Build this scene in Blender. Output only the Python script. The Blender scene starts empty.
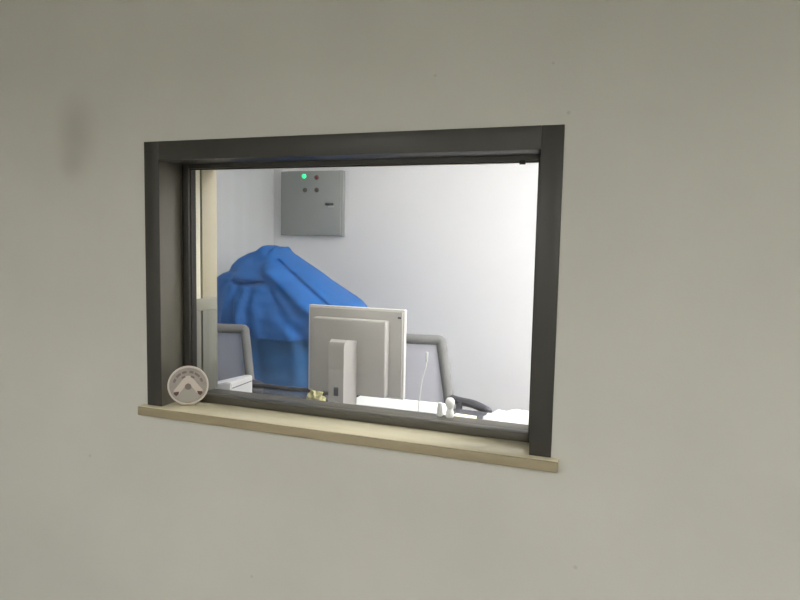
import bpy, bmesh, math, random
from mathutils import Vector, Matrix, noise
random.seed(4)
S = bpy.context.scene
C = S.collection
PI = math.pi

# ------------------------------------------------------------------ materials
def srgb(r, g, b):
    def k(c):
        c /= 255.0
        return c / 12.92 if c <= 0.04045 else ((c + 0.055) / 1.055) ** 2.4
    return (k(r), k(g), k(b), 1.0)

def mat(name, col, rough=0.5, metal=0.0, var=0.06, scale=8.0, bump=0.0, bscale=60.0, spec=0.5, stretch=(1, 1, 1), sheen=0.0):
    m = bpy.data.materials.new(name); m.use_nodes = True
    nt = m.node_tree; n = nt.nodes; l = nt.links
    b = n['Principled BSDF']
    b.inputs['Roughness'].default_value = rough
    b.inputs['Metallic'].default_value = metal
    b.inputs['Specular IOR Level'].default_value = spec
    if sheen: b.inputs['Sheen Weight'].default_value = sheen
    tc = n.new('ShaderNodeTexCoord'); mp = n.new('ShaderNodeMapping')
    mp.inputs['Scale'].default_value = stretch
    l.new(tc.outputs['Object'], mp.inputs['Vector'])
    nz = n.new('ShaderNodeTexNoise'); nz.inputs['Scale'].default_value = scale; nz.inputs['Detail'].default_value = 5
    l.new(mp.outputs['Vector'], nz.inputs['Vector'])
    rp = n.new('ShaderNodeValToRGB')
    lo = [max(0, c * (1 - var)) for c in col[:3]] + [1]; hi = [min(1, c * (1 + var)) for c in col[:3]] + [1]
    rp.color_ramp.elements[0].color = lo; rp.color_ramp.elements[1].color = hi
    rp.color_ramp.elements[0].position = 0.3; rp.color_ramp.elements[1].position = 0.7
    l.new(nz.outputs['Fac'], rp.inputs['Fac'])
    l.new(rp.outputs['Color'], b.inputs['Base Color'])
    if bump:
        n2 = n.new('ShaderNodeTexNoise'); n2.inputs['Scale'].default_value = bscale; n2.inputs['Detail'].default_value = 4
        l.new(mp.outputs['Vector'], n2.inputs['Vector'])
        bp = n.new('ShaderNodeBump'); bp.inputs['Strength'].default_value = bump; bp.inputs['Distance'].default_value = 0.004
        l.new(n2.outputs['Fac'], bp.inputs['Height']); l.new(bp.outputs['Normal'], b.inputs['Normal'])
    return m

def emit_mat(name, col, strength):
    m = bpy.data.materials.new(name); m.use_nodes = True
    b = m.node_tree.nodes['Principled BSDF']
    b.inputs['Base Color'].default_value = col
    b.inputs['Emission Color'].default_value = col
    b.inputs['Emission Strength'].default_value = strength
    return m

def wall_mat():
    # matt paint with faint roller mottling, one grey smudge and a few nicks
    m = mat('wall_paint', srgb(188, 187, 179), rough=0.55, var=0.035, scale=2.2, bump=0.10, bscale=140, spec=0.3)
    nt = m.node_tree; n = nt.nodes; l = nt.links
    b = n['Principled BSDF']
    base = b.inputs['Base Color'].links[0].from_socket
    tc = n.new('ShaderNodeTexCoord')
    def spot(loc, scl, col, fac, prev, lo=0.0, hi=1.0):
        mp = n.new('ShaderNodeMapping'); mp.vector_type = 'POINT'
        mp.inputs['Location'].default_value = [-loc[i] / scl[i] for i in range(3)]
        mp.inputs['Scale'].default_value = [1 / scl[i] for i in range(3)]
        l.new(tc.outputs['Object'], mp.inputs['Vector'])
        g = n.new('ShaderNodeTexGradient'); g.gradient_type = 'SPHERICAL'
        l.new(mp.outputs['Vector'], g.inputs['Vector'])
        mr = n.new('ShaderNodeMapRange'); mr.interpolation_type = 'SMOOTHSTEP'
        mr.inputs['From Min'].default_value = lo; mr.inputs['From Max'].default_value = hi
        mr.inputs['To Max'].default_value = fac
        l.new(g.outputs['Fac'], mr.inputs['Value'])
        mx = n.new('ShaderNodeMix'); mx.data_type = 'RGBA'
        l.new(mr.outputs['Result'], mx.inputs['Factor']); l.new(prev, mx.inputs['A'])
        mx.inputs['B'].default_value = col
        return mx.outputs['Result']
    o = base
    for (loc, scl, fac) in SMUDGES:
        o = spot(loc, scl, srgb(120, 112, 98), fac, o)
    for (loc, r) in NICKS:
        o = spot(loc, (r, 1, r), srgb(110, 100, 88), 0.22, o, 0.0, 0.6)
    l.new(o, b.inputs['Base Color'])
    return m
SMUDGES = [((-0.30, 0, 1.83), (0.13, 1, 0.20), 0.30), ((-0.33, 0, 1.73), (0.08, 1, 0.07), 0.16)]
NICKS = [((1.39, 0, 1.83), 0.007), ((1.345, 0, 1.96), 0.005), ((1.46, 0, 0.60), 0.008), ((-0.27, 0, 0.68), 0.008), ((0.42, 0, 0.36), 0.007), ((1.02, 0, 1.95), 0.006)]

M = {}
M['wall'] = wall_mat()
M['inner_wall'] = mat('inner_wall_paint', srgb(228, 227, 227), rough=0.6, var=0.015, scale=1.6, spec=0.3)
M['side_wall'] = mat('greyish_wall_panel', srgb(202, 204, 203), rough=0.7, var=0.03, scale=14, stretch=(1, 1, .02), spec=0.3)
M['ceiling'] = mat('ceiling_board', srgb(196, 195, 190), rough=0.8, var=0.02)
M['floor'] = mat('floor_vinyl', srgb(152, 150, 145), rough=0.35, var=0.08, scale=3)
M['bronze'] = mat('bronze_metal', srgb(55, 53, 48), rough=0.4, metal=0.1, var=0.10, scale=3, spec=0.5, stretch=(3, 3, .6))
M['reveal'] = mat('lit_reveal_bronze', srgb(108, 105, 95), rough=0.32, metal=0.2, var=0.10, scale=3, spec=0.6, stretch=(3, 3, .6))  # casing bronze lightened to carry the light caught by the reveal
M['bronze_dark'] = mat('dark_gasket', srgb(38, 35, 30), rough=0.6, var=0.10)
M['bronze_rail'] = mat('bronze_rail', srgb(74, 70, 60), rough=0.4, var=0.10, scale=5)
M['stone'] = mat('sill_stone', srgb(228, 219, 188), rough=0.18, spec=0.7, var=0.06, scale=9, stretch=(1, 3, 3))
M['stone_edge'] = mat('sill_stone_edge', srgb(146, 134, 108), rough=0.5, var=0.08, scale=9, stretch=(1, 3, 3))
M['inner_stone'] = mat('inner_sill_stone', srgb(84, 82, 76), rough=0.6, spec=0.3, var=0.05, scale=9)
M['cream'] = mat('cream_board', srgb(174, 166, 143), rough=0.5, var=0.03, stretch=(1, 1, .3))
M['pale_cream'] = mat('pale_cream_trim', srgb(222, 217, 196), rough=0.5, var=0.02)
M['jamb_shade'] = mat('jamb_shade_colour', srgb(116, 116, 107), rough=0.5, var=0.05, stretch=(4, 4, .3))  # darker colour stands for the shade on the lower jamb
M['jamb_half_shade'] = mat('jamb_half_shade_colour', srgb(138, 137, 123), rough=0.5, var=0.05)  # paler step at the top of the painted jamb shade
M['groove'] = mat('groove_shadow_gap', srgb(80, 74, 58), rough=0.8)
M['cabinet'] = mat('cabinet_enamel', srgb(140, 143, 141), rough=0.45, var=0.03)
M['black'] = mat('black_plastic', srgb(42, 42, 48), rough=0.45)
M['charcoal'] = mat('charcoal_plastic', srgb(66, 66, 74), rough=0.5)
M['dark_button'] = mat('dark_button', srgb(62, 62, 60), rough=0.4)
M['red_button'] = mat('dark_red_button', srgb(110, 48, 48), rough=0.35)
M['chrome'] = mat('brushed_steel', srgb(190, 190, 190), rough=0.3, metal=0.9)
M['green_led'] = emit_mat('green_indicator', (0.03, 0.75, 0.28, 1), 1.2)
M['blue'] = mat('blue_sheet', srgb(34, 103, 176), rough=0.7, var=0.08, scale=5, bump=0.5, bscale=24, spec=0.3)
M['blue_deep'] = mat('deep_blue_sheet', srgb(48, 110, 168), rough=0.7, spec=0.3, var=0.08, scale=5, bump=0.4, bscale=20)
M['mon'] = mat('monitor_plastic', srgb(174, 171, 166), rough=0.45, var=0.02)
M['mon_rim'] = mat('monitor_bezel', srgb(204, 202, 198), rough=0.45, var=0.02)
M['mon_stand'] = mat('monitor_stand_plastic', srgb(168, 165, 160), rough=0.6, var=0.02)
M['screen'] = mat('dark_screen', srgb(22, 24, 28), rough=0.15)
M['chair'] = mat('chair_frame_plastic', srgb(128, 128, 127), rough=0.85, var=0.03, spec=0.2)
M['seat'] = mat('grey_seat_fabric', srgb(110, 110, 116), rough=0.9, bump=0.3, bscale=300)
M['white'] = mat('white_plastic', srgb(236, 236, 234), rough=0.4, var=0.01)
M['paper'] = mat('white_paper', srgb(238, 238, 236), rough=0.8, var=0.02)
M['yellow_paper'] = mat('pale_yellow_paper', srgb(236, 228, 200), rough=0.8, var=0.02)
M['yellow'] = mat('yellow_green_wrapper', srgb(196, 190, 140), rough=0.4, var=0.15, scale=40)
M['desk'] = mat('desk_laminate', srgb(104, 106, 112), rough=0.07, var=0.02)
M['desk_leg'] = mat('desk_leg_metal', srgb(120, 120, 120), rough=0.4, metal=0.6)
M['disc'] = mat('disc_face', srgb(150, 143, 137), rough=0.45, var=0.08, scale=60)
M['disc_rim'] = mat('disc_rim', srgb(192, 184, 176), rough=0.4, var=0.03)
M['disc_pale'] = mat('disc_pale_bar', srgb(184, 174, 166), rough=0.45, var=0.03)
M['disc_dark'] = mat('disc_dark_mark', srgb(116, 106, 102), rough=0.5, var=0.1)
M['disc_red'] = mat('disc_maroon_mark', srgb(88, 56, 54), rough=0.5, var=0.1)
M['disc_green'] = mat('disc_grey_green', srgb(152, 149, 141), rough=0.5, var=0.05)
M['louvre'] = mat('grey_louvre_metal', srgb(120, 120, 120), rough=0.5)
M['lamp'] = emit_mat('lamp_diffuser', (1.0, 0.995, 0.985, 1), 1.0)
M['lamp_cool'] = emit_mat('cool_lamp_diffuser', (1.0, 0.992, 0.988, 1), 1.0)

def glass_mat():
    m = bpy.data.materials.new('window_glass'); m.use_nodes = True
    nt = m.node_tree; n = nt.nodes; l = nt.links
    n.remove(n['Principled BSDF'])
    out = n['Material Output']
    tr = n.new('ShaderNodeBsdfTransparent'); tr.inputs['Color'].default_value = (0.970, 0.973, 0.970, 1)
    gl = n.new('ShaderNodeBsdfGlossy'); gl.inputs['Roughness'].default_value = 0.02
    fr = n.new('ShaderNodeFresnel')
    ge = n.new('ShaderNodeNewGeometry'); mr = n.new('ShaderNodeMapRange')      # same reflectance on both faces of the pane
    mr.inputs['To Min'].default_value = 1.5; mr.inputs['To Max'].default_value = 1 / 1.5
    l.new(ge.outputs['Backfacing'], mr.inputs['Value']); l.new(mr.outputs['Result'], fr.inputs['IOR'])
    mx = n.new('ShaderNodeMixShader')
    l.new(fr.outputs['Fac'], mx.inputs[0]); l.new(tr.outputs[0], mx.inputs[1]); l.new(gl.outputs[0], mx.inputs[2])
    l.new(mx.outputs[0], out.inputs['Surface'])
    return m
M['glass'] = glass_mat()

def mesh_fabric():
    m = mat('grey_mesh_fabric', srgb(234, 233, 240), rough=0.9, var=0.03)
    nt = m.node_tree; n = nt.nodes; l = nt.links
    b = n['Principled BSDF']; out = n['Material Output']
    tr = n.new('ShaderNodeBsdfTransparent'); mx = n.new('ShaderNodeMixShader'); mx.inputs[0].default_value = 0.82
    l.new(tr.outputs[0], mx.inputs[1]); tl = n.new('ShaderNodeBsdfTranslucent'); tl.inputs['Color'].default_value = (.72, .72, .74, 1)
    m2 = n.new('ShaderNodeMixShader'); m2.inputs[0].default_value = 0.5
    l.new(b.outputs[0], m2.inputs[1]); l.new(tl.outputs[0], m2.inputs[2])
    l.new(m2.outputs[0], mx.inputs[2]); l.new(mx.outputs[0], out.inputs['Surface'])
    return m
M['mesh'] = mesh_fabric()

# ------------------------------------------------------------------ helpers
def obj(name, bm, m, parent=None, smooth=40):
    bmesh.ops.recalc_face_normals(bm, faces=bm.faces)
    me = bpy.data.meshes.new(name); bm.to_mesh(me); bm.free()
    if smooth:
        for p in me.polygons: p.use_smooth = True
        me.set_sharp_from_angle(angle=math.radians(smooth))
    o = bpy.data.objects.new(name, me); C.objects.link(o)
    if m is not None: me.materials.append(m)
    if parent: o.parent = parent
    return o

def tag(o, label, cat, group=None, kind=None):
    o['label'] = label; o['category'] = cat
    if group: o['group'] = group
    if kind: o['kind'] = kind
    return o

def thing(name, label, cat, loc=(0, 0, 0), rz=0, group=None, kind=None):
    o = bpy.data.objects.new(name, None); C.objects.link(o)
    o.empty_display_size = 0.1
    o.location = loc; o.rotation_euler = (0, 0, rz)
    return tag(o, label, cat, group, kind)

def box(bm, x0, x1, y0, y1, z0, z1, bev=0.0, seg=2, mtx=None):
    g = bmesh.ops.create_cube(bm, size=1.0)
    vs = g['verts']
    T = Matrix.Translation(((x0 + x1) / 2, (y0 + y1) / 2, (z0 + z1) / 2)) @ Matrix.Diagonal((abs(x1 - x0), abs(y1 - y0), abs(z1 - z0), 1))
    bmesh.ops.transform(bm, matrix=T, verts=vs)
    if bev:
        es = list({e for v in vs for e in v.link_edges})
        r = bmesh.ops.bevel(bm, geom=es, offset=bev, segments=seg, affect='EDGES', profile=0.5)
        vs = list({v for f in r['faces'] for v in f.verts} | {v for v in vs if v.is_valid})
    if mtx is not None: bmesh.ops.transform(bm, matrix=mtx, verts=vs)
    return vs

def BX(*a, **k):
    bm = bmesh.new(); box(bm, *a, **k); return bm

def tube(bm, pts, r, n=12, cap=True, scale_y=1.0):
    pts = [Vector(p) for p in pts]
    rs = r if isinstance(r, (list, tuple)) else [r] * len(pts)
    rings = []; up = Vector((0, 0, 1))
    prev = None
    for i, p in enumerate(pts):
        d = (pts[min(i + 1, len(pts) - 1)] - pts[max(i - 1, 0)]).normalized()
        if prev is None:
            a = d.orthogonal().normalized() if abs(d.dot(up)) > 0.95 else d.cross(up).normalized()
        else:
            a = (prev - d * prev.dot(d)).normalized()
        prev = a; b = d.cross(a).normalized()
        rings.append([bm.verts.new(p + (a * math.cos(2 * PI * k / n) + b * math.sin(2 * PI * k / n) * scale_y) * rs[i]) for k in range(n)])
    for i in range(len(rings) - 1):
        for k in range(n):
            bm.faces.new((rings[i][k], rings[i][(k + 1) % n], rings[i + 1][(k + 1) % n], rings[i + 1][k]))
    if cap:
        bm.faces.new(rings[0][::-1]); bm.faces.new(rings[-1])

def smooth_path(pts, n=6):
    P = [Vector(p) for p in pts]; out = []
    for i in range(len(P) - 1):
        p0 = P[max(i - 1, 0)]; p1 = P[i]; p2 = P[i + 1]; p3 = P[min(i + 2, len(P) - 1)]
        for k in range(n):
            t = k / n
            out.append(0.5 * ((2 * p1) + (-p0 + p2) * t + (2 * p0 - 5 * p1 + 4 * p2 - p3) * t * t + (-p0 + 3 * p1 - 3 * p2 + p3) * t ** 3))
    out.append(P[-1]); return out

def lathe(bm, prof, n=24, mtx=None):
    rings = []; vs = []
    for r, z in prof:
        ring = [bm.verts.new((r * math.cos(2 * PI * k / n), r * math.sin(2 * PI * k / n), z)) for k in range(n)]
        rings.append(ring); vs += ring
    for i in range(len(rings) - 1):
        for k in range(n):
            bm.faces.new((rings[i][k], rings[i][(k + 1) % n], rings[i + 1][(k + 1) % n], rings[i + 1][k]))
    bm.faces.new(rings[0][::-1]); bm.faces.new(rings[-1])
    if mtx is not None: bmesh.ops.transform(bm, matrix=mtx, verts=vs)
    return vs

def prism(bm, poly, d0, d1, axis='y', mtx=None):
    def P(a, b, d):
        return (a, d, b) if axis == 'y' else ((a, b, d) if axis == 'z' else (d, a, b))
    A = [bm.verts.new(P(a, b, d0)) for a, b in poly]; B = [bm.verts.new(P(a, b, d1)) for a, b in poly]
    bm.faces.new(A[::-1]); bm.faces.new(B)
    for i in range(len(poly)):
        j = (i + 1) % len(poly); bm.faces.new((A[i], A[j], B[j], B[i]))
    if mtx is not None: bmesh.ops.transform(bm, matrix=mtx, verts=A + B)
    return A + B

def interp(tab, x):
    tab = sorted(tab)
    if x <= tab[0][0]: return tab[0][1]
    for (a, va), (b, vb) in zip(tab, tab[1:]):
        if x <= b: return va + (vb - va) * (x - a) / (b - a)
    return tab[-1][1]

# ------------------------------------------------------------------ setting
RX0, RX1, RY0 = -3.2, 4.6, -4.6      # the room the photograph is taken in
H = 2.75; TH = 0.28                   # ceiling height, thickness of the window wall
CX0, CX1, CY1 = -1.02, 2.9, 2.5       # the control room behind the glass
def struct(name, bm, m, label, cat, smooth=0):
    return tag(obj(name, bm, m, None, smooth), label, cat, kind='structure')

bm = bmesh.new()                      # window wall: one sheet with a hole
ox0, ox1, oz0, oz1 = 0.03, 1.352, 0.868, 1.77
def frame_ring(bm, X0, X1, Z0, Z1, a0, a1, c0, c1, y0, y1):
    o = [(X0, Z0), (X1, Z0), (X1, Z1), (X0, Z1)]; i = [(a0, c0), (a1, c0), (a1, c1), (a0, c1)]
    V = {}
    for nm, pts in (('o', o), ('i', i)):
        for k, (x, z) in enumerate(pts):
            for s, y in ((0, y0), (1, y1)): V[nm, k, s] = bm.verts.new((x, y, z))
    for k in range(4):
        j = (k + 1) % 4
        bm.faces.new((V['o', k, 0], V['o', j, 0], V['i', j, 0], V['i', k, 0]))
        bm.faces.new((V['o', j, 1], V['o', k, 1], V['i', k, 1], V['i', j, 1]))
        bm.faces.new((V['o', k, 0], V['o', k, 1], V['o', j, 1], V['o', j, 0]))
        bm.faces.new((V['i', k, 1], V['i', k, 0], V['i', j, 0], V['i', j, 1]))
frame_ring(bm, RX0, RX1, 0, H, ox0, ox1, oz0, oz1, 0, TH - 0.01)
struct('wall_front', bm, M['wall'], 'grey-beige painted wall that holds the window', 'wall')
bm = bmesh.new(); frame_ring(bm, CX0, CX1, 0, H, ox0, ox1, oz0, oz1, TH - 0.01, TH)
struct('wall_front_inner', bm, M['inner_wall'], 'white inner face of the window wall inside the control room', 'wall')
struct('wall_left', BX(RX0 - 0.1, RX0, RY0, 0, 0, H), M['wall'], 'grey-beige wall at the left end of the outer room', 'wall')
struct('wall_right', BX(RX1, RX1 + 0.1, RY0, 0, 0, H), M['wall'], 'grey-beige wall at the right end of the outer room', 'wall')
struct('wall_rear', BX(RX0, RX1, RY0 - 0.1, RY0, 0, H), M['wall'], 'grey-beige wall behind the photographer', 'wall')
struct('wall_back', BX(CX0 - 0.1, CX1 + 0.1, CY1, CY1 + 0.1, 0, H), M['inner_wall'], 'white back wall of the control room with the grey cabinet on it', 'wall')
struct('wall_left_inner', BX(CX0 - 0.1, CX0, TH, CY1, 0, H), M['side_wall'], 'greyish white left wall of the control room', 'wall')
struct('wall_right_inner', BX(CX1, CX1 + 0.1, TH, CY1, 0, H), M['inner_wall'], 'white right wall of the control room', 'wall')
struct('floor', BX(RX0 - 0.1, RX1 + 0.1, RY0 - 0.1, CY1 + 0.1, -0.1, 0), M['floor'], 'grey vinyl floor', 'floor')
struct('ceiling', BX(RX0 - 0.1, RX1 + 0.1, RY0 - 0.1, CY1 + 0.1, H, H + 0.1), M['ceiling'], 'white ceiling', 'ceiling')

# ------------------------------------------------------------------ window
Z0 = 0.90
W = thing('window_1', 'wide observation window with dark bronze metal casing and stone sill', 'window', (0, 0, Z0), kind='structure')
def wobj(name, bm, m, label=None, smooth=40):
    bmesh.ops.translate(bm, vec=(0, 0, -Z0), verts=bm.verts)
    o = obj(name, bm, m, W, smooth)
    if label: o['label'] = label
    return o
def prof_box(bm, *a): box(bm, *a, bev=0.0025)
bm = bmesh.new(); box(bm, 0.0, 0.060, -0.004, 0.0, Z0, 1.800, bev=.0015)
wobj('side_casing', bm, M['bronze'])
bm = bmesh.new(); box(bm, 0.031, 0.0598, -0.002, 0.112, Z0, 1.765, bev=.0005)
wobj('reveal_lining', bm, M['reveal'], 'satin bronze reveal, coloured lighter for the light it catches')
bm = bmesh.new(); box(bm, 1.322, 1.382, -0.004, 0.0, Z0, 1.800, bev=.0015)
wobj('side_casing', bm, M['bronze'])
bm = bmesh.new(); box(bm, 1.3222, 1.351, -0.002, 0.112, Z0, 1.765, bev=.0005)
wobj('reveal_lining', bm, M['reveal'])
bm = bmesh.new(); box(bm, 0.060, 1.322, -0.0045, 0.0, 1.737, 1.800, bev=.0015); box(bm, 0.060, 1.322, -0.002, 0.112, 1.737, 1.765, bev=.001)
wobj('head_casing', bm, M['bronze'])
bm = bmesh.new()                                                    # glazing frame that grips the pane
box(bm, 0.060, 0.088, 0.112, 0.150, Z0, 1.765, bev=.002)
box(bm, 1.299, 1.322, 0.112, 0.150, Z0, 1.765, bev=.002)
box(bm, 0.088, 1.299, 0.112, 0.150, 1.722, 1.765, bev=.002)
wobj('glazing_frame', bm, M['bronze'])
bm = bmesh.new(); box(bm, 0.088, 1.299, 0.112, 0.150, Z0 - .005, 0.926, bev=.003)
wobj('bottom_rail', bm, M['bronze_rail'])
bm = bmesh.new()                                                    # black gasket round the glass
box(bm, 0.086, 0.0915, 0.122, 0.149, 0.926, 1.722); box(bm, 0.0915, 1.299, 0.122, 0.128, 1.718, 1.7225)
wobj('gasket', bm, M['bronze_dark'], 'black rubber gasket', 0)
bm = bmesh.new(); box(bm, 0.0875, 1.300, 0.130, 0.138, 0.922, 1.724)
wobj('glass_pane', bm, M['glass'], 'clear glass pane', 0)
bm = bmesh.new(); box(bm, -0.017, 1.404, -0.026, 0.113, 0.872, Z0, bev=.002, seg=2)
wobj('window_sill', bm, M['stone'], 'cream stone sill')
bm = bmesh.new(); box(bm, -0.018, 1.405, -0.034, -0.0255, 0.869, Z0 - .001, bev=.004, seg=3)  # front strip, darker and rougher than the sill top
wobj('sill_edge', bm, M['stone_edge'], 'darker, rougher tan edge')
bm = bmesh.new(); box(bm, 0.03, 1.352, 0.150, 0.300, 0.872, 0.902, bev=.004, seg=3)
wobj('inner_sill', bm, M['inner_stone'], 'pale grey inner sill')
JZ = 1.258                                                          # the left jamb lining: cream above, shade painted in grey-green below
bm = bmesh.new(); box(bm, 0.03, 0.060, 0.150, 0.214, JZ, 1.765, bev=.001)
wobj('jamb_trim', bm, M['pale_cream'], 'pale cream strip of the left jamb')
bm = bmesh.new(); box(bm, 0.03, 0.055, 0.214, 0.226, 0.902, 1.765)
wobj('jamb_groove', bm, M['groove'], None, 0)
bm = bmesh.new(); box(bm, 0.03, 0.060, 0.226, 0.314, JZ, 1.765, bev=.001)
wobj('jamb_lining', bm, M['cream'], 'cream board of the left jamb')
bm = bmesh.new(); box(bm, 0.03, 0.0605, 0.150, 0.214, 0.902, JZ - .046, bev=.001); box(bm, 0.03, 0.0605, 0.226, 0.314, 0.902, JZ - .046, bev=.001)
wobj('jamb_shaded_lining', bm, M['jamb_shade'], 'lower left jamb with its shade painted grey-green')
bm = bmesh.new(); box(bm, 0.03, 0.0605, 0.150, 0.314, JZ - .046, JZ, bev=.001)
wobj('jamb_half_shade', bm, M['jamb_half_shade'], 'paler grey-green band of the painted shade on the left jamb')
bm = bmesh.new(); box(bm, 1.322, 1.352, 0.150, 0.30, 0.902, 1.765, bev=.001)
wobj('jamb_lining', bm, M['pale_cream'])
bm = bmesh.new(); box(bm, 0.06, 1.322, 0.150, 0.30, 1.737, 1.765, bev=.001)
wobj('head_lining', bm, M['pale_cream'])
bm = bmesh.new(); box(bm, 1.245, 1.262, 0.108, 0.118, 1.712, 1.724, bev=.001)
wobj('glazing_clip', bm, M['bronze_dark'])

# ------------------------------------------------------------------ round plaque on the sill
D = thing('round_plaque', 'small round grey plaque with pale rim standing on the stone sill in the left corner', 'plaque', (0.1285, 0.052, Z0), math.radians(36))
r = 0.0685; zc = 0.0705
T = Matrix.Translation((0, 0, zc)) @ Matrix.Rotation(math.radians(90), 4, 'X')     # disc axis towards -y
bm = bmesh.new(); lathe(bm, [(r - .004, -.004), (r - .004, .003)], 48, T); obj('face', bm, M['disc'], D)
bm = bmesh.new(); lathe(bm, [(r - .006, -.005), (r - .006, .0055), (r - .004, .0065), (r - .002, .0065), (r, .005), (r, -.004), (r - .002, -.005)], 64, T)
# hollow ring: remove the caps
caps = [f for f in bm.faces if len(f.verts) > 10]
bmesh.ops.delete(bm, geom=caps, context='FACES_ONLY')
a = [e for e in bm.edges if e.is_boundary]; bmesh.ops.bridge_loops(bm, edges=a)
obj('rim', bm, M['disc_rim'], D)
def flat(name, poly, m, h=.005):
    bm = bmesh.new(); prism(bm, [(x, z + zc) for x, z in poly], -h, -.002); return obj(name, bm, m, D, 0)
def arcpoly(r0, r1, a0, a1, n=12, cx=0, cz=0):
    A = [math.radians(a0 + (a1 - a0) * k / n) for k in range(n + 1)]
    return [(cx + r1 * math.cos(t), cz + r1 * math.sin(t)) for t in A] + [(cx + r0 * math.cos(t), cz + r0 * math.sin(t)) for t in A[::-1]]
flat('lower_field', [(0, -.006)] + [(.058 * math.cos(math.radians(t)), .058 * math.sin(math.radians(t))) for t in range(222, 319, 6)], M['disc_green'], .0042)
bm = bmesh.new()
for s in (-1, 1):
    prism(bm, [(s * x, z + zc) for x, z in ((.000, .034), (.010, .031), (.049, -.018), (.034, -.033), (.0, .010))], -.0055, -.002)
obj('pale_chevron', bm, M['disc_pale'], D, 0)
for s in (-1, 1):
    bm = bmesh.new()
    prism(bm, [(s * x, z + zc) for x, z in ((.030, -.020), (.046, -.022), (.048, -.028), (.040, -.036), (.032, -.030))], -.0062, -.002)
    obj('dark_tip', bm, M['disc_red'], D, 0)
bm = bmesh.new(); lathe(bm, [(.011, .002), (.011, .0065)], 24, Matrix.Translation((0, 0, zc - .004)) @ Matrix.Rotation(math.radians(90), 4, 'X'))
obj('centre_spot', bm, M['disc_dark'], D)
bm = bmesh.new()
for a0, a1 in ((38, 62), (68, 84), (96, 114), (120, 142), (150, 166), (14, 30)):
    prism(bm, [(x, z + zc) for x, z in arcpoly(.044, .052, a0, a1, 5)], -.0047, -.002)
for a0, a1 in ((52, 74), (106, 128)):
    prism(bm, [(x, z + zc) for x, z in arcpoly(.030, .037, a0, a1, 5)], -.0058, -.002)
obj('arc_marks', bm, M['disc_dark'], D, 0)
bm = bmesh.new(); box(bm, -.026, .026, -.014, .014, 0, .006, bev=.002); box(bm, -.010, .010, -.004, .004, .004, .012)
o = obj('foot', bm, M['stone_edge'], D); o['label'] = 'tan foot'

# ------------------------------------------------------------------ electrical cabinet on the back wall
EX0, EX1, EZ0, EZ1 = -0.936, -0.434, 1.509, 1.976
K = thing('electrical_cabinet', 'grey metal wall cabinet with four indicator lamps and a latch', 'cabinet', ((EX0 + EX1) / 2, CY1, EZ0))
w2 = (EX1 - EX0) / 2; hh = EZ1 - EZ0
obj('body', BX(-w2, w2, -0.046, 0, 0, hh, bev=.004), M['cabinet'], K)
dr = obj('door', BX(-w2 + .006, w2 - .012, -0.054, -0.044, .012, hh - .008, bev=.003), M['cabinet'], K)
def knob(x, z, m, name, label):
    x -= (EX0 + EX1) / 2; z -= EZ0
    T = Matrix.Translation((x, -.052, z)) @ Matrix.Rotation(math.radians(90), 4, 'X')
    bm = bmesh.new(); lathe(bm, [(.017, 0), (.017, .006), (.013, .008), (.0125, .018), (.009, .022)], 20, T)
    o = obj(name, bm, m, K); o['label'] = label
knob(-0.738, 1.937, M['green_led'], 'indicator_lamp', 'lit green lamp')
knob(-0.637, 1.927, M['red_button'], 'indicator_lamp', 'dark red lamp')
knob(-0.730, 1.839, M['dark_button'], 'push_button', 'dark button')
knob(-0.636, 1.838, M['dark_button'], 'push_button', 'dark button')
lx, lz = -0.531 - (EX0 + EX1) / 2, 1.731 - EZ0
lt = obj('latch', BX(lx - .032, lx + .032, -.062, -.052, lz - .004, lz + .014, bev=.002), M['black'], K); lt['label'] = 'black latch'
lp = obj('latch_plate', BX(lx - .012, lx + .030, -.060, -.052, lz - .016, lz - .004, bev=.002), M['chrome'], K); lp['label'] = 'bright latch plate'

# ------------------------------------------------------------------ blue sheets draped over equipment
SL = [(1.430, -0.572), (1.412, -0.659), (1.392, -0.725), (1.359, -0.791), (1.319, -0.836), (1.281, -0.858), (1.266, -0.903), (1.239, -0.949), (1.149, -0.965), (1.02, -0.965), (0.465, -0.945), (0.0, -0.93)]
SR = [(1.430, -0.505), (1.423, -0.447), (1.388, -0.391), (1.348, -0.315), (1.291, -0.214), (1.229, -0.113), (1.174, -0.021), (1.119, 0.077), (1.024, 0.167), (0.881, 0.22), (0.576, 0.252), (0.0, 0.26)]
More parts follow.
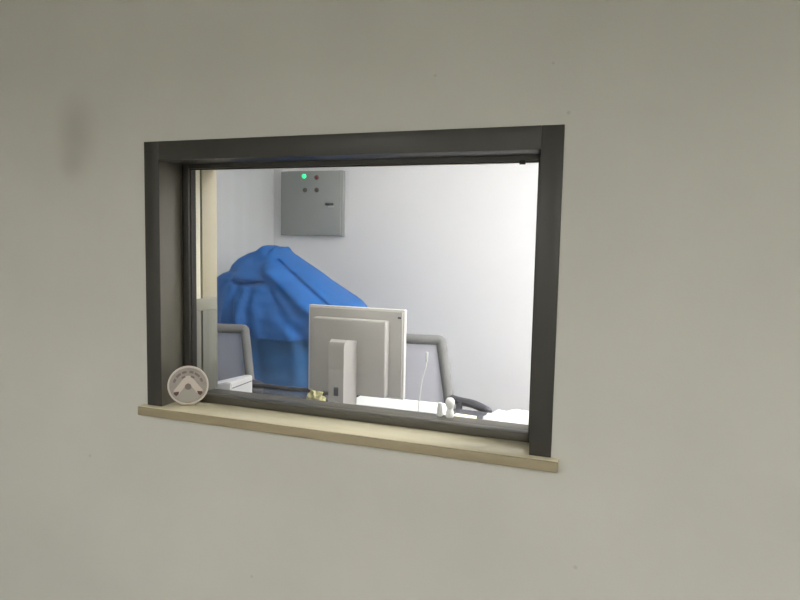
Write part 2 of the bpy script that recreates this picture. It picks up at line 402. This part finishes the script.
# folds of the upper sheet: polyline (x, z), outward height (m), width (m)
FOLDS = [
    ([(-0.60, 1.34), (-0.40, 1.345), (-0.30, 1.385)], -0.020, 0.030),
    ([(-0.66, 1.225), (-0.58, 1.215), (-0.50, 1.225)], -0.038, 0.012),
    ([(-0.66, 1.260), (-0.55, 1.262), (-0.44, 1.29)], 0.035, 0.035),
    ([(-0.44, 1.350), (-0.28, 1.248), (-0.13, 1.15), (0.03, 1.04)], -0.045, 0.012),
    ([(-0.50, 1.33), (-0.34, 1.22), (-0.19, 1.12), (-0.03, 1.00)], 0.022, 0.026),
    ([(-0.45, 1.33), (-0.30, 1.20), (-0.12, 1.05)], 0.022, 0.040),
    ([(-0.50, 1.27), (-0.38, 1.12), (-0.24, 0.98), (-0.18, 0.89)], -0.020, 0.030),
    ([(-0.58, 1.20), (-0.60, 1.08), (-0.61, 0.90)], 0.013, 0.020),
    ([(-0.545, 1.20), (-0.55, 1.08), (-0.545, 0.90)], -0.013, 0.016),
    ([(-0.51, 1.20), (-0.49, 1.08), (-0.475, 0.90)], 0.012, 0.020),
    ([(-0.48, 1.19), (-0.43, 1.08), (-0.41, 0.92)], -0.011, 0.016),
    ([(-0.46, 1.18), (-0.37, 1.05), (-0.33, 0.90)], 0.010, 0.024),
    ([(-0.645, 1.21), (-0.67, 1.08), (-0.675, 0.92)], -0.014, 0.016),
    ([(-0.69, 1.20), (-0.72, 1.06), (-0.74, 0.92)], 0.014, 0.022),
    ([(-0.75, 1.21), (-0.79, 1.08), (-0.80, 0.92)], -0.012, 0.018),
]
def seg_dist(px, pz, a, b):
    ax, az = a; bx, bz = b; dx, dz = bx - ax, bz - az
    t = max(0, min(1, ((px - ax) * dx + (pz - az) * dz) / (dx * dx + dz * dz)))
    return math.hypot(px - ax - t * dx, pz - az - t * dz)
DY, DRY = 1.72, 0.31
def drape(bm, ztop, zbot, hem, shrink=0.0, folds=True, n=180, mrows=110, wav=0.01):
    rings = []
    for i in range(mrows + 1):
        f = i / mrows; ring = []
        for k in range(n):
            th = 2 * PI * k / n; c, s = math.cos(th), math.sin(th)
            zb = zbot + hem * (0.6 * math.sin(3 * th + 0.6) + 0.4 * math.sin(7 * th))
            z = ztop + (zb - ztop) * (f ** 1.15)
            xl, xr = interp(SL, z) + shrink, interp(SR, z) - shrink
            xc, rx = (xl + xr) / 2, (xr - xl) / 2
            ry = min(DRY, 0.05 + 0.45 * rx) - shrink
            e = 0.72; q = 2 / (2 - e)
            rx = max((0.86 * rx) ** q - (0.51 * ry) ** q, 1e-4) ** (1 / q) / 0.86
            x = xc + rx * math.copysign(abs(c) ** e, c)
            y = DY - ry * math.copysign(abs(s) ** e, s)
            out = 0.0
            if folds:
                fr = max(0.0, min(1.0, (s + 0.75) * 2))
                for pl, h, w in FOLDS:
                    d = min(seg_dist(x, z, pl[q], pl[q + 1]) for q in range(len(pl) - 1))
                    out += h * math.exp(-(d / w) ** 2) * fr
            hang = max(0.0, min(1.0, (1.25 - z) / 0.35))
            out += wav * hang * (math.sin(17 * th + 2.2 * z) + 0.6 * math.sin(29 * th - 3 * z + 1))
            out += 0.010 * noise.noise(Vector((x * 6, y * 6, z * 6))) + 0.008 * noise.noise(Vector((x * 17, y * 17, z * 17)))
            y -= out * s; x += out * c * 0.25
            if z > 1.36:                                   # the gathered knot at the very top
                tt = min(1, (z - 1.36) / 0.06)
                z += tt * (0.020 * math.exp(-((x + 0.575) / 0.030) ** 2) + 0.014 * math.exp(-((x + 0.49) / 0.022) ** 2) - 0.010 * math.exp(-((x + 0.525) / 0.016) ** 2))
            ring.append(bm.verts.new((x, y, z)))
        rings.append(ring)
    for i in range(mrows):
        for k in range(n):
            bm.faces.new((rings[i][k], rings[i][(k + 1) % n], rings[i + 1][(k + 1) % n], rings[i + 1][k]))
    ctr = Vector((0, 0, 0))
    for v in rings[0]: ctr += v.co
    cv = bm.verts.new(ctr / n + Vector((0, 0, .006)))
    for k in range(n): bm.faces.new((cv, rings[0][(k + 1) % n], rings[0][k]))
    return rings
E_ = thing('covered_equipment', 'tall equipment covered in a bright blue sheet behind the monitor', 'covered equipment', (-0.36, DY, 0))
bm = bmesh.new(); drape(bm, 1.432, 0.925, 0.016)
bmesh.ops.translate(bm, vec=(0.36, -DY, 0), verts=bm.verts)
sh = obj('upper_sheet', bm, M['blue'], E_, 75); sh['label'] = 'bright blue upper sheet'
bm = bmesh.new(); rg = drape(bm, 1.10, 0.02, 0.0, shrink=0.030, folds=False, n=140, mrows=50, wav=0.012)
bm.faces.new(rg[-1][::-1])
bmesh.ops.translate(bm, vec=(0.36, -DY, 0), verts=bm.verts)
lo = obj('lower_sheet', bm, M['blue_deep'], E_, 75); lo['label'] = 'darker blue lower sheet'

# ------------------------------------------------------------------ desk
DX0, DX1, DYA, DYB, DZ = -1.0, 1.50, 0.30, 0.97, 0.75
K = thing('desk', 'glossy grey desk under the window inside the control room', 'desk', ((DX0 + DX1) / 2, (DYA + DYB) / 2, 0))
hx, hy = (DX1 - DX0) / 2, (DYB - DYA) / 2
obj('desktop', BX(-hx, hx, -hy, hy, DZ - .026, DZ, bev=.004), M['desk'], K)
for sx in (-1, 1):
    for sy in (-1, 1):
        x, y = sx * (hx - .05), sy * (hy - .05)
        obj('leg', BX(x - .022, x + .022, y - .022, y + .022, 0, DZ - .026, bev=.004), M['desk_leg'], K)
obj('modesty_panel', BX(-hx + .07, hx - .07, -hy + .03, -hy + .045, .30, DZ - .026, bev=.002), M['desk'], K)

# ------------------------------------------------------------------ monitor, seen from behind
MX0, MX1, MY = 0.262, 0.700, 0.68
K = thing('computer_monitor', 'pale grey computer monitor seen from behind on the desk', 'monitor', ((MX0 + MX1) / 2, MY, DZ))
w2 = (MX1 - MX0) / 2; zb, zt = 0.838 - DZ, 1.208 - DZ
bm = bmesh.new(); box(bm, -w2, w2, -.004, .022, zb, zt, bev=.004, seg=3)
o = obj('bezel', bm, M['mon_rim'], K); o['label'] = 'pale front bezel'
obj('screen', BX(-w2 + .018, w2 - .018, .020, .0235, zb + .02, zt - .018, bev=.0005), M['screen'], K)
obj('back_panel', BX(-w2 + .009, w2 - .009, -.010, .0, zb + .008, zt - .009, bev=.002), M['mon'], K)
bm = bmesh.new(); box(bm, -w2 + .044, w2 - .064, -.052, -.008, zb + .010, zt - .046, bev=.007, seg=3)
obj('rear_housing', bm, M['mon'], K)
o = obj('badge', BX(w2 - .028, w2 - .014, -.0112, -.009, zt - .036, zt - .029), M['charcoal'], K)
o['label'] = 'small dark mark'
bm = bmesh.new()                                                     # stand: upright column with a foot
sx0, sx1 = -.036, .030
prism(bm, [(-.048, 0.012), (-.176, 0.012), (-.176, .315), (-.168, .334), (-.150, .342), (-.048, .325)], sx0, sx1, axis='x')
bmesh.ops.bevel(bm, geom=[e for e in bm.edges if abs(e.calc_face_angle(0)) > .8], offset=.008, segments=3, affect='EDGES')
st = obj('stand_column', bm, M['mon_stand'], K)
obj('cable_slot', BX(sx0 + .024, sx0 + .044, -.1775, -.170, .12, .155, bev=.001), M['charcoal'], st)
bm = bmesh.new(); box(bm, -.12, .12, -.20, .06, 0, .014, bev=.006, seg=3); obj('stand_foot', bm, M['mon_stand'], K)

# ------------------------------------------------------------------ office chairs
def copy_tree(o, parent=None):
    c = o.copy(); C.objects.link(c)
    if parent: c.parent = parent
    for ch in list(o.children): copy_tree(ch, c)
    return c
def make_chair(label):
    t = thing('office_chair', label, 'chair', group='mesh office chairs at the desk')
    by, tilt = .21, .06
    b0, b1 = .285, .190                                              # half widths of the back at bottom and top
    zb, zt = .56, 1.006
    def P(s, f):                                                     # point on the back plane
        z = zb + (zt - zb) * f; hw = b0 + (b1 - b0) * f
        return Vector((s * hw, by + tilt * f - 0.03 * (1 - s * s), z))
    fr = .025
    bm = bmesh.new()
    pts = [P(-1, 0), P(-1, .3), P(-1, .6), P(-1, .95), P(-.985, .99), P(-.92, 1), P(-.4, 1), P(0, 1), P(.4, 1), P(.92, 1), P(.985, .99), P(1, .95), P(1, .6), P(1, .3), P(1, 0), P(.5, 0), P(0, 0), P(-.5, 0), P(-1, 0)]
    tube(bm, smooth_path(pts, 4), fr, 12)
    obj('back_frame', bm, M['chair'], t)
    bm = bmesh.new(); g = []
    for i in range(9):
        g.append([bm.verts.new(P(-.95 + 1.9 * k / 8, .02 + .95 * i / 8)) for k in range(9)])
    for i in range(8):
        for k in range(8): bm.faces.new((g[i][k], g[i][k + 1], g[i + 1][k + 1], g[i + 1][k]))
    bmesh.ops.solidify(bm, geom=bm.faces[:], thickness=.004)
    o = obj('back_mesh', bm, M['mesh'], t); o['label'] = 'see-through grey mesh'
    bm = bmesh.new(); box(bm, -.23, .23, -.24, .20, .43, .49, bev=.025, seg=4); obj('seat', bm, M['seat'], t)
    bm = bmesh.new(); tube(bm, smooth_path([(0, .05, .42), (0, .22, .41), (0, .255, .48), (0, .215, .60)]), .022, 10); obj('back_support', bm, M['charcoal'], t)
    for s in (-1, 1):
        bm = bmesh.new()
        tube(bm, smooth_path([(s * .20, .06, .435), (s * .300, .06, .45), (s * .330, .07, .60), (s * .345, .08, .76)]), .015, 10)
        tube(bm, smooth_path([(s * .275, .19, .742), (s * .33, .11, .754), (s * .42, .06, .757), (s * .500, .03, .736)] if s > 0 else [(-.275, .19, .742), (-.31, .11, .754), (-.335, .06, .757), (-.345, .03, .736)], 5), [.014] + [.019] * 14 + [.012], 10)
        o = obj('armrest', bm, M['charcoal'], t); o['label'] = 'dark grey armrest'
    bm = bmesh.new(); tube(bm, [(0, 0, .10), (0, 0, .26), (0, 0, .26), (0, 0, .44)], [.03, .03, .02, .02], 14); obj('gas_column', bm, M['black'], t)
    for k in range(5):
        a = 2 * PI * k / 5 + PI / 2
        bm = bmesh.new(); d = Vector((math.cos(a), math.sin(a), 0))
        tube(bm, [d * .0 + Vector((0, 0, .115)), d * .15 + Vector((0, 0, .10)), d * .27 + Vector((0, 0, .075))], [.024, .02, .015], 10)
        lg = obj('base_leg', bm, M['black'], t)
        p = d * .265
        bm = bmesh.new(); T = Matrix.Translation((p.x, p.y, .030)) @ Matrix.Rotation(a, 4, 'Z') @ Matrix.Rotation(PI / 2, 4, 'X')
        lathe(bm, [(.024, -.022), (.030, -.018), (.030, .018), (.024, .022)], 16, T)
        box(bm, p.x - .01, p.x + .01, p.y - .01, p.y + .01, .03, .075)
        obj('caster', bm, M['black'], lg)
    return t
ch = make_chair('grey mesh office chair right of the monitor, behind the white upright cable')
ch.location = (0.490, 0.985, 0)
c2 = copy_tree(ch)
c2['label'] = 'grey mesh office chair at the left edge, in front of the blue sheet'
c2.location = (-0.635, 0.985, 0)
for part in c2.children:                                            # this one's seat is set a little lower
    if not part.name.startswith('base_leg'): part.location.z -= 0.02

# ------------------------------------------------------------------ things on the desk and the inner sill
K = thing('document_box', 'white slant-topped box on the desk by the left chair', 'box', (-0.115, 0.62, DZ - 0.0), math.radians(3))
bm = bmesh.new(); prism(bm, [(-.14, 0), (.078, 0), (.078, .116), (.050, .118), (-.14, .064)], -.09, .09)
bmesh.ops.bevel(bm, geom=bm.edges[:], offset=.004, segments=2, affect='EDGES'); obj('body', bm, M['white'], K)
obj('lid_seam', BX(.0775, .0790, -.08, .08, .09, .094), M['chair'], K, 0)

def crumple(bm, sx, sy, h, seed, sub=3, rough=.35, n=3.0):
    bmesh.ops.create_icosphere(bm, subdivisions=sub, radius=1)
    for v in bm.verts:
        q = v.co * n + Vector((seed, seed * 2, 0))
        k = 1 + rough * noise.noise(q) + rough * .6 * noise.noise(q * 2.3)
        v.co = Vector((v.co.x * sx * k, v.co.y * sy * k, max(0, v.co.z + .35) / 1.35 * h * k))
bm = bmesh.new(); crumple(bm, .040, .026, .050, 3.1, 3, .5, 1.7)
o = obj('crumpled_wrapper', bm, M['yellow'], None, 0); o.location = (0.228, 0.815, DZ)
tag(o, 'crumpled pale yellow-green wrapper on the desk left of the monitor stand', 'wrapper')

bm = bmesh.new()                                                     # heap of white plastic sheeting
g = []; NX, NY = 44, 22
for i in range(NX + 1):
    row = []
    for j in range(NY + 1):
        u, v = i / NX, j / NY
        e = max(0, min(u, 1 - u) * 6); e2 = max(0, min(v, 1 - v) * 4)
        rim = min(1, e) * min(1, e2)
        x = u * .40; y = v * .24
        z = .004 + rim * (.034 + .020 * u + .016 * noise.noise(Vector((x * 16, y * 16, 1))) + .010 * abs(noise.noise(Vector((x * 40, y * 40, 5)))))
        x += .012 * noise.noise(Vector((0, y * 20, 3))) ; y += .012 * noise.noise(Vector((x * 20, 0, 7)))
        row.append(bm.verts.new((x, y, z)))
    g.append(row)
for i in range(NX):
    for j in range(NY): bm.faces.new((g[i][j], g[i + 1][j], g[i + 1][j + 1], g[i][j + 1]))
bot = bmesh.ops.extrude_face_region(bm, geom=bm.faces[:])
for v in [v for v in bot['geom'] if isinstance(v, bmesh.types.BMVert)]: v.co.z = 0.0
o = obj('crumpled_sheeting', bm, M['paper'], None, 60); o.location = (0.995, 0.70, DZ)
tag(o, 'low heap of crumpled white sheeting on the right end of the desk', 'sheeting')

def sheet_stack(name, x, y, w, d, h, rz, m, label):
    bm = bmesh.new(); box(bm, -w / 2, w / 2, -d / 2, d / 2, 0, h, bev=.001)
    o = obj(name, bm, m, None, 30); o.location = (x, y, DZ); o.rotation_euler.z = rz
    return tag(o, label, 'paper')
sheet_stack('paper_stack', 0.620, 0.862, .44, .17, .022, 0.03, M['paper'], 'flat stack of white paper on the desk right of the monitor stand')
sheet_stack('paper_pad', 0.935, 0.72, .09, .12, .030, -0.1, M['yellow_paper'], 'small pale yellow pad beside the white sheeting')

# white bottles on the inner sill
K = thing('white_bottle', 'slim straight white bottle on the inner sill, the left of the pair', 'bottle', (0.977, 0.275, 0.902), group='white bottles on the inner sill')
bm = bmesh.new(); lathe(bm, [(.008, 0), (.0100, .002), (.0100, .030), (.007, .034), (.007, .0345)], 20); obj('body', bm, M['white'], K)
bm = bmesh.new(); lathe(bm, [(.0078, .034), (.0078, .045), (.006, .047)], 20); obj('cap', bm, M['white'], K)
K = thing('white_bottle', 'white bottle with a round bulbous top on the inner sill, the right of the pair', 'bottle', (1.012, 0.275, 0.902), group='white bottles on the inner sill')
bm = bmesh.new(); lathe(bm, [(.011, 0), (.0140, .003), (.0140, .018), (.011, .026), (.009, .031)], 24); obj('body', bm, M['white'], K)
bm = bmesh.new(); lathe(bm, [(.009, .031), (.0135, .038), (.0160, .048), (.0145, .059), (.009, .066), (.002, .068)], 24); obj('bulb', bm, M['white'], K)

# black cable along the far side of the desk
bm = bmesh.new(); tube(bm, smooth_path([(-.22, .00, .0115), (-.12, .012, .0115), (.0, .004, .0115), (.10, .014, .0115), (.20, .004, .0115), (.40, .012, .0115)], 6), .011, 10)
o = obj('black_cable', bm, M['black']); o.location = (0, 0.938, DZ)
tag(o, 'black cable lying along the far edge of the desk below the blue sheet', 'cable')

# thin upright white cable
K = thing('upright_cable', 'thin white cable standing upright in front of the right chair', 'cable', (0.858, 0.40, DZ))
bm = bmesh.new(); tube(bm, smooth_path([(-.006, 0, .004), (-.002, 0, .10), (.004, 0, .17), (.012, 0, .24), (.024, 0, .285), (.027, 0, .312)], 6), .0027, 10); obj('cord', bm, M['white'], K)
bm = bmesh.new(); tube(bm, [(.0265, 0, .308), (.028, 0, .312), (.0285, 0, .340), (.0285, 0, .344)], [.003, .0052, .0052, .004], 12); obj('plug', bm, M['white'], K)
bm = bmesh.new(); lathe(bm, [(.022, 0), (.022, .004), (.012, .008)], 24); obj('base', bm, M['white'], K)

# ------------------------------------------------------------------ ceiling lights
def panel(x, y, w, d, strength, m, label, group, lip=.05):
    K = thing('ceiling_light', label, 'light', (x, y, H), group=group)
    bm = bmesh.new()
    for a in ((-w / 2 - .03, w / 2 + .03, -d / 2 - .03, -d / 2), (-w / 2 - .03, w / 2 + .03, d / 2, d / 2 + .03), (-w / 2 - .03, -w / 2, -d / 2, d / 2), (w / 2, w / 2 + .03, -d / 2, d / 2)):
        box(bm, *a, -lip, -.001)
    obj('frame', bm, M['louvre'], K, 0)
    mm = m.copy(); mm.node_tree.nodes['Principled BSDF'].inputs['Emission Strength'].default_value = strength
    obj('diffuser', BX(-w / 2, w / 2, -d / 2, d / 2, -.03, -.002), mm, K, 0)
panel(-0.5, -3.9, 1.2, .6, 60.0, M['lamp'], 'ceiling light at the left of the outer room behind the photographer', 'outer room ceiling lights', .125)
panel(2.9, -3.9, 1.2, .6, 73.0, M['lamp'], 'ceiling light at the right of the outer room behind the photographer', 'outer room ceiling lights', .125)
panel(2.0, 0.9, .6, 1.0, 50.0, M['lamp_cool'], 'ceiling light of the control room', 'control room ceiling light')

# ------------------------------------------------------------------ camera, world, view
cam = bpy.data.cameras.new('camera'); co = bpy.data.objects.new('camera', cam); C.objects.link(co)
R = ((0.9364827128, 0.3501273832, 0.0202717580), (-0.0503512205, 0.0770213908, 0.9957572294), (-0.3470805140, 0.9335301393, -0.0897585421))
mw = Matrix(((R[0][0], R[1][0], -R[2][0], 1.59716), (R[0][1], R[1][1], -R[2][1], -1.79822), (R[0][2], R[1][2], -R[2][2], 1.48593), (0, 0, 0, 1)))
co.matrix_world = mw
cam.sensor_width = 36.0; cam.lens = 655.24 / 800 * 36.0; cam.clip_start = 0.02
S.camera = co
w = bpy.data.worlds.new('world'); S.world = w; w.use_nodes = True
w.node_tree.nodes['Background'].inputs['Color'].default_value = (0.05, 0.05, 0.05, 1)
S.view_settings.view_transform = 'Standard'; S.view_settings.look = 'None'
S.view_settings.gamma = 1.0; S.view_settings.use_curve_mapping = False
S.view_settings.exposure = 0.0
S.cycles.use_denoising = True
S.cycles.max_bounces = 10; S.cycles.diffuse_bounces = 6; S.cycles.transparent_max_bounces = 16
